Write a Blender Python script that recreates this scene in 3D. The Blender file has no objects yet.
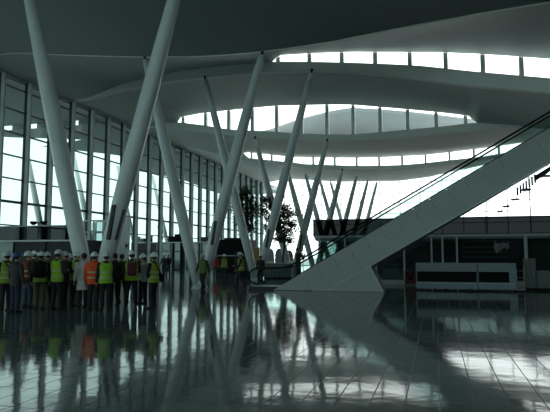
import bpy, bmesh, math, random
import numpy as np
from mathutils import Vector, Matrix
random.seed(7)
SC = bpy.context.scene
COL = SC.collection
PI = math.pi
R = math.radians

# ------------------------------------------------------------------ camera
YAW, PITCH, F = R(16.0), R(5.1), 560.0
CAM = Vector((0, 0, 1.66))
FWD = Vector((-math.sin(YAW)*math.cos(PITCH), math.cos(YAW)*math.cos(PITCH), math.sin(PITCH)))
RGT = Vector((math.cos(YAW), math.sin(YAW), 0))
UPV = RGT.cross(FWD)
cd = bpy.data.cameras.new('camera'); cam = bpy.data.objects.new('camera', cd); COL.objects.link(cam)
cam.location = CAM; cam.rotation_euler = (R(90)+PITCH, 0, YAW)
cd.sensor_width = 36.0; cd.lens = F/550*36.0; cd.clip_end = 1000
SC.camera = cam
def ray(x, y): return RGT*(x-275.0) + UPV*(206.0-y) + FWD*F
def at_Y(x, y, Y): d = ray(x, y); return CAM + d*(Y/d.y)
def at_X(x, y, X): d = ray(x, y); return CAM + d*(X/d.x)
def at_Z(x, y, Z): d = ray(x, y); return CAM + d*((Z-CAM.z)/d.z)

# ------------------------------------------------------------------ materials
def mat(name, col, rough=0.6, metal=0.0, var=0.12, scale=6.0, spec=0.4, emit=None):
    m = bpy.data.materials.new(name); m.use_nodes = True
    nt = m.node_tree; b = nt.nodes['Principled BSDF']
    b.inputs['Roughness'].default_value = rough; b.inputs['Metallic'].default_value = metal
    b.inputs['Specular IOR Level'].default_value = spec
    tc = nt.nodes.new('ShaderNodeTexCoord'); n = nt.nodes.new('ShaderNodeTexNoise')
    n.inputs['Scale'].default_value = scale; n.inputs['Detail'].default_value = 3
    nt.links.new(tc.outputs['Object'], n.inputs['Vector'])
    r = nt.nodes.new('ShaderNodeValToRGB')
    a = [max(0, c*(1-var)) for c in col]; z = [min(1, c*(1+var)) for c in col]
    r.color_ramp.elements[0].position = 0.3; r.color_ramp.elements[1].position = 0.7
    r.color_ramp.elements[0].color = (*a, 1); r.color_ramp.elements[1].color = (*z, 1)
    nt.links.new(n.outputs['Fac'], r.inputs['Fac']); nt.links.new(r.outputs['Color'], b.inputs['Base Color'])
    if emit:
        b.inputs['Emission Color'].default_value = (*emit[0], 1); b.inputs['Emission Strength'].default_value = emit[1]
    return m
def glass(name, tint, refl=0.06, rough=0.02, gcol=(1, 1, 1), edge=0.35):
    m = bpy.data.materials.new(name); m.use_nodes = True
    nt = m.node_tree; nt.nodes.clear()
    o = nt.nodes.new('ShaderNodeOutputMaterial'); mx = nt.nodes.new('ShaderNodeMixShader')
    t = nt.nodes.new('ShaderNodeBsdfTransparent'); g = nt.nodes.new('ShaderNodeBsdfGlossy')
    lw = nt.nodes.new('ShaderNodeLayerWeight'); lw.inputs['Blend'].default_value = 0.25
    mp = nt.nodes.new('ShaderNodeMapRange'); mp.inputs['To Min'].default_value = refl; mp.inputs['To Max'].default_value = min(1, refl+edge)
    t.inputs['Color'].default_value = (*tint, 1); g.inputs['Color'].default_value = (*gcol, 1); g.inputs['Roughness'].default_value = rough
    nt.links.new(lw.outputs['Fresnel'], mp.inputs['Value']); nt.links.new(mp.outputs['Result'], mx.inputs['Fac'])
    nt.links.new(t.outputs[0], mx.inputs[1]); nt.links.new(g.outputs[0], mx.inputs[2]); nt.links.new(mx.outputs[0], o.inputs[0])
    return m
def floor_mat():
    m = bpy.data.materials.new('polished_tile_floor'); m.use_nodes = True
    nt = m.node_tree; b = nt.nodes['Principled BSDF']; L = nt.links.new
    tc = nt.nodes.new('ShaderNodeTexCoord')
    mp = nt.nodes.new('ShaderNodeMapping'); mp.inputs['Rotation'].default_value = (0, 0, R(90))
    L(tc.outputs['Object'], mp.inputs['Vector'])
    br = nt.nodes.new('ShaderNodeTexBrick')
    br.offset = 0.0; br.squash = 1.0
    br.inputs['Scale'].default_value = 1.0; br.inputs['Brick Width'].default_value = 0.76; br.inputs['Row Height'].default_value = 0.38
    br.inputs['Mortar Size'].default_value = 0.0065; br.inputs['Mortar Smooth'].default_value = 0.3; br.inputs['Bias'].default_value = 0.0
    br.inputs['Color1'].default_value = (0.085, 0.120, 0.121, 1); br.inputs['Color2'].default_value = (0.105, 0.142, 0.143, 1)
    br.inputs['Mortar'].default_value = (0.010, 0.013, 0.013, 1)
    L(mp.outputs[0], br.inputs['Vector'])
    n = nt.nodes.new('ShaderNodeTexNoise'); n.inputs['Scale'].default_value = 0.9; n.inputs['Detail'].default_value = 5
    L(tc.outputs['Object'], n.inputs['Vector'])
    mr = nt.nodes.new('ShaderNodeMapRange'); mr.inputs['To Min'].default_value = 0.035; mr.inputs['To Max'].default_value = 0.10
    L(n.outputs['Fac'], mr.inputs['Value'])
    ad = nt.nodes.new('ShaderNodeMath'); ad.operation = 'MULTIPLY_ADD'; ad.inputs[1].default_value = 0.5
    L(br.outputs['Fac'], ad.inputs[0]); L(mr.outputs['Result'], ad.inputs[2])
    L(ad.outputs[0], b.inputs['Roughness']); L(br.outputs['Color'], b.inputs['Base Color'])
    # every tile sits a hair out of level: slow waves plus fine grain
    n2 = nt.nodes.new('ShaderNodeTexNoise'); n2.inputs['Scale'].default_value = 2.4; n2.inputs['Detail'].default_value = 2
    L(tc.outputs['Object'], n2.inputs['Vector'])
    bp = nt.nodes.new('ShaderNodeBump'); bp.inputs['Strength'].default_value = 0.045; bp.inputs['Distance'].default_value = 0.05
    L(n2.outputs['Fac'], bp.inputs['Height'])
    bp2 = nt.nodes.new('ShaderNodeBump'); bp2.inputs['Strength'].default_value = 0.4; bp2.inputs['Distance'].default_value = 0.004; bp2.invert = True
    L(br.outputs['Fac'], bp2.inputs['Height']); L(bp.outputs[0], bp2.inputs['Normal']); L(bp2.outputs[0], b.inputs['Normal'])
    b.inputs['IOR'].default_value = 1.46; b.inputs['Specular IOR Level'].default_value = 0.5
    return m
M = {}
M['floor'] = floor_mat()
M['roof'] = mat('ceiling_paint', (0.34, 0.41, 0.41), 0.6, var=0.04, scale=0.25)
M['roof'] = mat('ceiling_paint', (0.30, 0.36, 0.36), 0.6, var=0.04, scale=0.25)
M['roof2'] = mat('ceiling_baked_light_2', (0.42, 0.48, 0.48), 0.6, var=0.04, scale=0.25)  # paler with each roof: brightness towards the far end put into the colour
M['roof3'] = mat('ceiling_baked_light_3', (0.52, 0.57, 0.55), 0.6, var=0.04, scale=0.25)
M['roof4'] = mat('ceiling_baked_light_4', (0.68, 0.71, 0.67), 0.6, var=0.04, scale=0.25)
M['roof5'] = mat('ceiling_baked_light_5', (0.86, 0.87, 0.83), 0.6, var=0.03, scale=0.25)
M['beam'] = mat('roof_edge_paint', (0.76, 0.81, 0.78), 0.5, var=0.03, scale=0.5)
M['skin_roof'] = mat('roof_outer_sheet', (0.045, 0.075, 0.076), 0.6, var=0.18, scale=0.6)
M['column'] = mat('column_paint', (0.60, 0.67, 0.68), 0.35, var=0.03, scale=1.5)
M['mull'] = mat('mullion_metal', (0.46, 0.51, 0.53), 0.5, var=0.05, scale=2)
M['dark_metal'] = mat('dark_metal', (0.02, 0.023, 0.025), 0.5, var=0.2)
M['black'] = mat('black_rubber', (0.006, 0.006, 0.007), 0.6, var=0.2, spec=0.12)
M['clear'] = glass('window_glass', (0.35, 0.46, 0.445), 0.012, edge=0.05)
M['clear2'] = glass('clerestory_glass', (0.97, 0.99, 0.985), 0.03)
M['rear'] = glass('rear_fill_glass', (0.82, 1.0, 0.985), 0.03)  # unseen glazing added behind the camera to light the front faces
M['tint'] = glass('dark_tinted_glass', (0.0085, 0.0098, 0.0102), 0.012, 0.03, (0.5, 0.58, 0.6), 0.06)
M['tint2'] = glass('smoked_glass', (0.026, 0.029, 0.031), 0.012, 0.03, (0.5, 0.58, 0.6), 0.06)
M['green'] = glass('balustrade_glass', (0.72, 0.84, 0.82), 0.06, 0.03, (0.8, 0.95, 0.92))
M['shopglass'] = glass('shop_glass', (0.45, 0.58, 0.56), 0.10, 0.03, (0.8, 0.95, 0.92))
M['clad'] = mat('escalator_cladding', (0.40, 0.46, 0.46), 0.45, var=0.05, scale=1.2)
M['wall'] = mat('grey_wall', (0.16, 0.19, 0.19), 0.7, var=0.08, scale=0.6)
M['darkwall'] = mat('dark_wall', (0.025, 0.030, 0.032), 0.6, var=0.2, scale=0.8)
M['ground'] = mat('apron_concrete', (0.30, 0.32, 0.31), 0.9, var=0.1, scale=0.1)
M['steel'] = mat('pale_steel', (0.50, 0.56, 0.56), 0.4, 0.3, var=0.06)
M['lightrail'] = mat('white_rail', (0.75, 0.82, 0.80), 0.4, var=0.03)
M['white'] = mat('white_panel', (0.72, 0.78, 0.76), 0.6, var=0.05)
M['palegreen'] = mat('pale_green_panel', (0.45, 0.55, 0.52), 0.5, var=0.05)
M['bluegrey'] = mat('blue_grey_laminate', (0.22, 0.29, 0.34), 0.5, var=0.06)
M['greypanel'] = mat('grey_board', (0.15, 0.18, 0.17), 0.7, var=0.15)
M['red'] = mat('dark_red_panel', (0.085, 0.007, 0.009), 0.5, var=0.12)
M['ply'] = mat('tan_plywood', (0.42, 0.22, 0.09), 0.7, var=0.2)
M['tan'] = mat('dull_tan_cloth', (0.22, 0.22, 0.17), 0.8, var=0.15)
M['greycloth'] = mat('grey_cloth', (0.26, 0.29, 0.28), 0.8, var=0.15)
M['purple'] = mat('purple_banner', (0.07, 0.055, 0.16), 0.6, var=0.15)
M['leaf'] = mat('dark_green_leaf', (0.035, 0.065, 0.03), 0.6, var=0.4)
M['bark'] = mat('brown_bark', (0.05, 0.04, 0.03), 0.8, var=0.3)
M['soil'] = mat('soil', (0.03, 0.024, 0.018), 0.9, var=0.3)
M['plastic'] = mat('clear_crumpled_plastic', (0.16, 0.20, 0.20), 0.35, var=0.2)
M['skin'] = mat('skin', (0.42, 0.25, 0.18), 0.6, var=0.06)
M['hair'] = mat('dark_hair', (0.02, 0.014, 0.01), 0.7, var=0.2)
M['eyew'] = mat('eye', (0.05, 0.04, 0.04), 0.2, var=0.05)
CL = {'lime': (0.26, 0.50, 0.03), 'yellowgreen': (0.25, 0.37, 0.04), 'dimyellow': (0.25, 0.29, 0.07), 'orange': (0.72, 0.085, 0.02),
      'rust': (0.24, 0.04, 0.02), 'red': (0.50, 0.03, 0.03), 'black': (0.012, 0.012, 0.014), 'navy': (0.018, 0.026, 0.06),
      'charcoal': (0.035, 0.036, 0.042), 'denim': (0.04, 0.06, 0.11), 'khaki': (0.10, 0.085, 0.055), 'lightgrey': (0.48, 0.52, 0.54),
      'palegrey': (0.58, 0.62, 0.62), 'helmetwhite': (0.66, 0.72, 0.72), 'helmetblue': (0.05, 0.09, 0.25), 'helmetgrey': (0.42, 0.47, 0.50),
      'maroon': (0.10, 0.02, 0.03), 'band': (0.38, 0.46, 0.30), 'boot': (0.015, 0.012, 0.010), 'greenvest': (0.10, 0.19, 0.05)}
for k, c in CL.items(): M['c_'+k] = mat(k+'_cloth' if 'helmet' not in k else k+'_plastic', c, 0.75 if 'helmet' not in k else 0.35, var=0.12, scale=9)

# ------------------------------------------------------------------ mesh helpers
def link(name, me, m=None, parent=None):
    o = bpy.data.objects.new(name, me); COL.objects.link(o)
    if m is not None and me is not None:
        if len(me.materials) == 0: me.materials.append(m)
        else:
            o.material_slots[0].link = 'OBJECT'; o.material_slots[0].material = m
    if parent is not None: o.parent = parent
    return o
def fin(bm, name, m, parent=None, smooth=False):
    bmesh.ops.recalc_face_normals(bm, faces=bm.faces)
    me = bpy.data.meshes.new(name); bm.to_mesh(me); bm.free()
    if smooth:
        for p in me.polygons: p.use_smooth = True
    return link(name, me, m, parent)
def empty(name, loc=(0, 0, 0), rz=0.0):
    o = bpy.data.objects.new(name, None); COL.objects.link(o); o.location = loc; o.rotation_euler = (0, 0, rz); o.empty_display_size = 0.2
    return o
def tag(o, label=None, cat=None, group=None, kind=None):
    if label: o['label'] = label
    if cat: o['category'] = cat
    if group: o['group'] = group
    if kind: o['kind'] = kind
    return o
def struct(o): o['kind'] = 'structure'; return o
NB = bmesh.new
def box(bm, x0, x1, y0, y1, z0, z1, bev=0.0):
    vs = [bm.verts.new((x, y, z)) for x in (x0, x1) for y in (y0, y1) for z in (z0, z1)]
    fs = []
    for q in ((0, 1, 3, 2), (4, 6, 7, 5), (0, 4, 5, 1), (2, 3, 7, 6), (0, 2, 6, 4), (1, 5, 7, 3)):
        fs.append(bm.faces.new([vs[i] for i in q]))
    if bev > 0:
        es = list({e for f in fs for e in f.edges})
        bmesh.ops.bevel(bm, geom=es, offset=bev, segments=2, affect='EDGES', profile=0.6)
    return bm
def ring(bm, c, ax, r, n, up=None, ry=None):
    ax = Vector(ax).normalized()
    u = Vector(up) if up is not None else (Vector((0, 0, 1)) if abs(ax.z) < 0.9 else Vector((1, 0, 0)))
    a = ax.cross(u).normalized(); b = a.cross(ax).normalized()
    ry = r if ry is None else ry
    return [bm.verts.new(Vector(c) + a*math.cos(t)*r + b*math.sin(t)*ry) for t in [2*PI*i/n for i in range(n)]]
def bridge(bm, r0, r1):
    n = len(r0)
    for i in range(n): bm.faces.new((r0[i], r0[(i+1) % n], r1[(i+1) % n], r1[i]))
def tube(bm, pts, rad, n=10, cap=True, up=None):
    pts = [Vector(p) for p in pts]
    if not hasattr(rad, '__len__'): rad = [rad]*len(pts)
    prev = None
    if up is None:
        d = (pts[-1]-pts[0])
        up = Vector((0, 0, 1)) if abs(d.normalized().z if d.length > 1e-6 else 0) < 0.9 else Vector((1, 0, 0))
    first = None
    for i, p in enumerate(pts):
        a = (pts[min(i+1, len(pts)-1)] - pts[max(i-1, 0)])
        if abs(a.normalized().dot(Vector(up).normalized())) > 0.98: a = a + Vector((1e-2, 1e-2, 1e-2))
        rg = ring(bm, p, a, rad[i], n, up)
        if prev: bridge(bm, prev, rg)
        else: first = rg
        prev = rg
    if cap:
        bm.faces.new(first); bm.faces.new(prev)
    return bm
def loft(bm, rings, n=20, cap=True):
    """rings: (cx, cy, z, rx, ry)"""
    prev = None; first = None
    for (cx, cy, z, rx, ry) in rings:
        rg = [bm.verts.new((cx+math.cos(t)*rx, cy+math.sin(t)*ry, z)) for t in [2*PI*i/n for i in range(n)]]
        if prev: bridge(bm, prev, rg)
        else: first = rg
        prev = rg
    if cap: bm.faces.new(first); bm.faces.new(prev)
    return bm
def ball(bm, c, r, seg=12, rot=None):
    if not hasattr(r, '__len__'): r = (r, r, r)
    mtx = Matrix.Translation(Vector(c)) @ (rot.to_4x4() if rot is not None else Matrix.Identity(4)) @ Matrix.Diagonal((*r, 1))
    bmesh.ops.create_uvsphere(bm, u_segments=seg, v_segments=max(6, seg*2//3), radius=1.0, matrix=mtx)
    return bm
def quad(bm, *ps): return bm.faces.new([bm.verts.new(Vector(p)) for p in ps])
def prism_xz(bm, poly, y0, y1):
    a = [bm.verts.new((x, y0, z)) for x, z in poly]; b = [bm.verts.new((x, y1, z)) for x, z in poly]
    n = len(poly)
    bm.faces.new(a); bm.faces.new(b)
    for i in range(n): bm.faces.new((a[i], a[(i+1) % n], b[(i+1) % n], b[i]))
    return bm
def grid_surface(bm, rows):
    vr = [[bm.verts.new(p) for p in row] for row in rows]
    for a, b in zip(vr[:-1], vr[1:]):
        for i in range(len(a)-1): bm.faces.new((a[i], a[i+1], b[i+1], b[i]))
    return vr
def bar(bm, p0, p1, w, h):
    """a rectangular bar from p0 to p1"""
    p0, p1 = Vector(p0), Vector(p1); d = (p1-p0).normalized()
    u = Vector((0, 0, 1)) if abs(d.z) < 0.95 else Vector((0, 1, 0))
    s = d.cross(u).normalized(); t = s.cross(d).normalized()
    v = [bm.verts.new(p + s*a*w/2 + t*b*h/2) for p in (p0, p1) for a, b in ((-1, -1), (1, -1), (1, 1), (-1, 1))]
    for q in ((0, 1, 2, 3), (7, 6, 5, 4), (0, 4, 5, 1), (1, 5, 6, 2), (2, 6, 7, 3), (3, 7, 4, 0)): bm.faces.new([v[i] for i in q])
    return bm
def copy_tree(o, parent=None):
    c = o.copy(); COL.objects.link(c)
    if parent is not None: c.parent = parent
    for ch in list(o.children): copy_tree(ch, c)
    return c

# ------------------------------------------------------------------ the hall: dimensions
WL = -26.7                 # plane of the long glazed wall
YF = 86.5                  # plane of the far glazed wall
ROW = {1: 17.3, 2: 26.6, 3: 36.0, 4: 45.5, 5: 55.0, 6: 64.4, 7: 73.8, 8: 83.2}
XS = np.arange(-26.7, 24.1, 0.3)
def curve(Y, pts, soft=6):
    P = [at_Y(x, y, Y) for x, y in pts]
    xs = np.array([p.x for p in P]); zs = np.array([p.z for p in P])
    o = np.argsort(xs); xs, zs = xs[o], zs[o]
    # monotone cubic-ish: sample linearly, then soften
    fx = np.arange(-30, 28, 0.15); fz = np.interp(fx, xs, zs)
    k = np.hanning(2*soft+1); k /= k.sum()
    pad = np.pad(fz, soft, mode='edge'); sm = np.convolve(pad, k, mode='valid')
    return lambda X: np.interp(X, fx, sm)
E2 = curve(ROW[2], [(-20, 50), (0, 52), (70, 55), (141, 57), (200, 56.5), (261, 52), (330, 42), (400, 28), (480, 13), (550, 2), (620, -8)])
L3 = curve(ROW[3], [(65, 98), (120, 84), (180, 71), (230, 65), (277, 61.5), (320, 61.8), (350, 62.5), (390, 64), (420, 65.5), (470, 71), (550, 78), (600, 84)])
U3 = curve(ROW[3], [(65, 98), (120, 84), (180, 71), (230, 65), (274, 61), (278, 55.5), (310, 53.5), (350, 52), (440, 52.3), (480, 54), (518, 56.5), (550, 59), (600, 62)], 2)
B3 = curve(ROW[3], [(65, 101), (120, 90), (170, 81), (206, 77), (255, 72.5), (312, 70), (350, 71.5), (415, 78), (465, 85), (550, 93), (600, 98)])
L4 = curve(ROW[4], [(100, 128), (127, 125), (178, 122), (203, 125), (230, 129.5), (265, 131), (300, 133.5), (330, 134.5), (353, 134.5), (380, 132.2), (409, 129.3), (441, 126.7), (474, 122.5), (525, 126), (560, 131)])
U4 = curve(ROW[4], [(100, 128), (127, 125), (178, 122), (179, 117.6), (200, 113.5), (227, 110.5), (254, 107.8), (277, 105.7), (330, 104.6), (353, 104.8), (380, 107), (409, 109.5), (441, 112.5), (470, 116), (474, 122.5), (525, 126), (560, 131)], 2)
B4 = curve(ROW[4], [(100, 132), (127, 130), (170, 128.5), (206, 132.5), (254, 137.5), (326, 139.8), (350, 140.5), (405, 137.5), (460, 132), (507, 127.7), (530, 128), (560, 133)])
U5 = curve(ROW[5], [(130, 148), (165, 150), (215, 152), (246, 153), (248, 152.5), (290, 157), (305, 157.5), (350, 158), (379, 157.6), (400, 156.5), (423, 155.3), (445, 153), (466, 150.5), (486, 148), (521, 143), (560, 137)], 2)
L5 = curve(ROW[5], [(130, 148), (165, 150), (215, 152), (244, 153), (248, 158), (290, 162), (305, 164), (350, 165.6), (379, 165.6), (400, 165), (423, 163.2), (445, 160.7), (466, 158.3), (486, 156), (521, 150), (560, 144)], 2)
B5 = curve(ROW[5], [(130, 150), (165, 152), (215, 154), (248, 161), (290, 166), (305, 168), (350, 170), (379, 170), (400, 169), (423, 167), (445, 165), (466, 162.5), (521, 154), (560, 148)])
HW = 13.45                 # head of the long glazed wall
def towall(f):             # every roof meets the head of the long wall
    def g(X):
        X = np.asarray(X, float); t = np.clip((X-(-26.7))/5.0, 0, 1); t = t*t*(3-2*t)
        return f(X)*t + (HW+0.05)*(1-t)
    return g
E2, L3, U3, B3, L4, U4, B4, U5, L5, B5 = [towall(f) for f in (E2, L3, U3, B3, L4, U4, B4, U5, L5, B5)]
def snug(U, L): return lambda X: np.where(U(X)-L(X) < 0.14, L(X), U(X))   # closed where the slot is closed
U3, U4, U5 = snug(U3, L3), snug(U4, L4), snug(U5, L5)
TOPF = towall(curve(YF, [(240, 177), (267, 178), (300, 179.5), (340, 182), (400, 181), (430, 177), (455, 170), (480, 164), (550, 152)]))
E1 = towall(lambda X: 13.6 + 0.0*X)
def soffit(name, Ya, fa, Yb, fb, bulge, n=9, m=None):
    bm = NB(); rows = []
    for j in range(n):
        t = j/(n-1); Y = Ya + (Yb-Ya)*t
        z = fa(XS)*(1-t) + fb(XS)*t + bulge*math.sin(PI*t)*np.clip((XS+26.7)/5, 0, 1)
        rows.append([(x, Y, zz) for x, zz in zip(XS, z)])
    grid_surface(bm, rows)
    return struct(fin(bm, name, m or M['roof'], None, True))
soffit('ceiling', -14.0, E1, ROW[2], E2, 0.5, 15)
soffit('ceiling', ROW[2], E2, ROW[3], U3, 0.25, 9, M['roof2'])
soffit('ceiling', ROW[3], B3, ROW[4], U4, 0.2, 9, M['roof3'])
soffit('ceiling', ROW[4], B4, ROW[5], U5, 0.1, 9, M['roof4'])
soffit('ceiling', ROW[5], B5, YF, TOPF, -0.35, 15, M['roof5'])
def roof_z(X, Y):
    if Y <= ROW[2]: t = (Y+14)/(ROW[2]+14); return float(E1(X)*(1-t)+E2(X)*t + 0.5*math.sin(PI*t))
    if Y <= ROW[3]+.01: return float(B3(X))
    if Y <= ROW[4]+.01: return float(B4(X))
    if Y <= ROW[5]+.01: return float(B5(X))
    t = (Y-ROW[5])/(YF-ROW[5]); return float(B5(X)*(1-t)+TOPF(X)*t - 0.35*math.sin(PI*t))
# thin bright drip edge along the nearest fold
bm = NB(); tube(bm, [(x, ROW[2], float(E2(x))+0.0) for x in XS], 0.045, 6); struct(fin(bm, 'trim_2', M['beam']))
# roof edge beams below each clerestory
for k, (Lf, Bf) in {3: (L3, B3), 4: (L4, B4), 5: (L5, B5)}.items():
    bm = NB(); Y = ROW[k]
    rows = [[(x, Y+0.45, z) for x, z in zip(XS, Lf(XS))], [(x, Y, z) for x, z in zip(XS, Lf(XS))],
            [(x, Y, z) for x, z in zip(XS, Bf(XS))], [(x, Y+0.45, z) for x, z in zip(XS, Bf(XS))]]
    grid_surface(bm, rows); struct(fin(bm, 'trim_%d' % k, M['beam']))
# outer roof sheet that is seen through the big clerestory
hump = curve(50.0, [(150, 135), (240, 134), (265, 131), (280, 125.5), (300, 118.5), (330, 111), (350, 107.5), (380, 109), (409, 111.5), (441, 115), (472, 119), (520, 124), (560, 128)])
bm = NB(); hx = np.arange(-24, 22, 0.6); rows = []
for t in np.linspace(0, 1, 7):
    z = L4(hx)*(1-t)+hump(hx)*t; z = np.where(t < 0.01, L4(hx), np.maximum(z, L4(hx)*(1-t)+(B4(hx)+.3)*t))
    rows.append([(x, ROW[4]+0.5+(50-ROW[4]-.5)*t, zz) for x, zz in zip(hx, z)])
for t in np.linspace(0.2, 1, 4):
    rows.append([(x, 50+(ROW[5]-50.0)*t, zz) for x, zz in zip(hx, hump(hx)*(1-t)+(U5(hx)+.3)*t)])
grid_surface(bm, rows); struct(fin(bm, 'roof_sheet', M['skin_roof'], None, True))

# clerestories: panes and fins
def clerestory(k, Lf, Uf, off, wid):
    Y = ROW[k]; bm = NB()
    rows = [[(x, Y+0.25, z) for x, z in zip(XS, Lf(XS)-.02)], [(x, Y+0.25, z) for x, z in zip(XS, Uf(XS)+.02)]]
    grid_surface(bm, rows); w = struct(fin(bm, 'window_%d' % k, M['clear2']))
    x = off
    while x < 22:
        a, b = float(Lf(x)), float(Uf(x))
        if b-a > 0.15:
            bm = NB(); box(bm, x-wid/2, x+wid/2, Y+0.02, Y+0.42, a-.03, b+.03); fin(bm, 'mullion', M['white'], w)
        x += 2.2
    return w
clerestory(3, L3, U3, at_Y(375, 60, ROW[3]).x-2.2*10, 0.27)
clerestory(4, L4, U4, at_Y(353, 120, ROW[4]).x-2.2*10, 0.27)
clerestory(5, L5, U5, at_Y(379, 160, ROW[5]).x-2.2*12, 0.19)

# ------------------------------------------------------------------ floor and ground
bm = NB(); quad(bm, (WL, -14, 0), (30, -14, 0), (30, YF, 0), (WL, YF, 0)); struct(fin(bm, 'floor', M['floor']))
bm = NB(); quad(bm, (-300, -100, -0.05), (200, -100, -0.05), (200, 400, -0.05), (-300, 400, -0.05)); struct(fin(bm, 'ground', M['ground']))
# closing walls out of view: right side and behind; the rear glazed band is added for fill light
bm = NB(); box(bm, WL, 24.3, -14.3, -14, 0, 7.0); box(bm, WL, 24.3, -14.3, -14, 11.6, 17); struct(fin(bm, 'wall_back', M['wall']))
bm = NB(); quad(bm, (WL, -14.15, 7.0), (24, -14.15, 7.0), (24, -14.15, 11.6), (WL, -14.15, 11.6)); w6 = struct(fin(bm, 'window_6', M['rear']))
for i in range(22):
    bm = NB(); x = WL+1.2+2.3*i; box(bm, x-.06, x+.06, -14.14, -13.9, 7.0, 11.6); fin(bm, 'mullion', M['mull'], w6)
bm = NB(); box(bm, 24, 24.3, -14, YF, 0, 17); struct(fin(bm, 'wall_right', M['wall']))
# head wall strip above the long glazing
bm = NB(); box(bm, WL-0.15, WL+0.05, -14, YF, HW-0.25, HW+0.15); struct(fin(bm, 'wall_left', M['mull']))

# ------------------------------------------------------------------ long glazed wall (left)
bm = NB(); quad(bm, (WL, -14, 0), (WL, YF, 0), (WL, YF, HW), (WL, -14, HW)); w1 = struct(fin(bm, 'window_1', M['clear']))
y = 31.27 - 2.42*8
mproto = None
while y < YF-0.5:
    if mproto is None:
        bm = NB(); box(bm, WL+0.03, WL+0.50, -0.075, 0.075, 0, HW-0.05); mproto = fin(bm, 'mullion', M['mull'], w1); mproto.location.y = y
        bm = NB(); box(bm, WL+0.02, WL+0.24, -0.085, 0.085, 0, HW-0.06); fin(bm, 'frame_strip', M['dark_metal'], mproto)
    else:
        o = copy_tree(mproto, w1); o.location.y = y
    y += 2.42
for z in (0.15, 2.15, 3.66, 5.19, 6.71, 8.23, 9.75, 11.27, 12.75):
    h = 0.16 if abs(z-5.19) < .1 else 0.075
    bm = NB(); box(bm, WL-0.02, WL+0.16, 8, YF, z-h/2, z+h/2); fin(bm, 'transom', M['dark_metal'], w1)
# far glazed wall
bm = NB(); grid_surface(bm, [[(x, YF, 0) for x in XS], [(x, YF, float(z)) for x, z in zip(XS, TOPF(XS))]]); w2 = struct(fin(bm, 'window_2', M['clear2']))
x = at_Y(400, 200, YF).x - 3.02*12
while x < 24:
    if x > WL+0.3:
        bm = NB(); box(bm, x-0.05, x+0.05, YF-0.2, YF-0.02, 0, float(TOPF(x))-.03); fin(bm, 'mullion', M['mull'], w2)
    x += 3.02
zt = at_Y(490, 211.5, YF).z
for k in range(-5, 8):
    z = zt+1.58*k
    ok = XS[TOPF(XS) > z+.1]
    if z > 0 and len(ok) > 4:
        bm = NB(); box(bm, max(WL+.1, ok[0]), ok[-1], YF-0.14, YF-0.02, z-0.04, z+0.04); fin(bm, 'transom', M['mull'], w2)

# ------------------------------------------------------------------ roof overhang outside with slots, outer struts
# a slot is a clear strip standing between the higher near soffit and the lower far one
ep = [at_Z(x, y, HW) for x, y in ((-30, 128), (0, 133), (22, 141), (41, 142.5), (62, 139), (83, 135.5), (100, 138), (120, 152), (137, 168), (160, 172), (185, 178), (215, 190))]
ey = np.array([p.y for p in ep]); ex = np.array([p.x for p in ep]); od = np.argsort(ey); ey, ex = ey[od], np.clip(ex[od], -46, -33)
def edge(y): return float(np.interp(y, ey, ex))
YS = 41.5; HB = HW-0.40
slots = sorted([(at_Y(a, 121, YS).x, at_Y(b, 121, YS).x) for a, b in ((0, 12.5), (25, 37), (49, 60), (69.5, 78.5))])
bm = NB()
ys = list(np.arange(-14, YS, 0.9)) + [YS]
for a, b in zip(ys[:-1], ys[1:]): bm.faces.new([bm.verts.new(p) for p in ((edge(a), a, HW), (WL, a, HW), (WL, b, HW), (edge(b), b, HW))])
xs_ = [edge(YS)] + sum([list(q) for q in slots], []) + [WL]
for i in range(0, len(xs_), 2):
    if xs_[i+1]-xs_[i] > .01: quad(bm, (xs_[i], YS, HB), (xs_[i+1], YS, HB), (xs_[i+1], YS, HW), (xs_[i], YS, HW))
ys = [YS] + list(np.arange(YS+0.9, YF+12, 0.9))
for a, b in zip(ys[:-1], ys[1:]): bm.faces.new([bm.verts.new(p) for p in ((edge(a), a, HB), (WL, a, HB), (WL, b, HB), (edge(b), b, HB))])
quad(bm, (WL, YS, HB), (WL, YF+12, HB), (WL, YF+12, HW+.3), (WL, YS, HW+.3))
struct(fin(bm, 'roof_overhang', M['roof']))
ordn = ['nearest', 'second', 'third', 'fourth']
for i, k in enumerate((4, 5, 6, 7)):
    Y = ROW[k] + (1.5 if k == 4 else 0)
    bm = NB(); tube(bm, [(-36.4, 0, 0), (-38.2, 0, 6.5), (-40.0, 0, HW)], [0.24, 0.30, 0.2], 14)
    o = fin(bm, 'leaning_strut', M['column'], None, True); o.location.y = Y
    tag(o, 'grey strut leaning under the roof overhang outside the long window, %s from the camera' % ordn[i], 'strut', 'outer roof struts')

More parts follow.
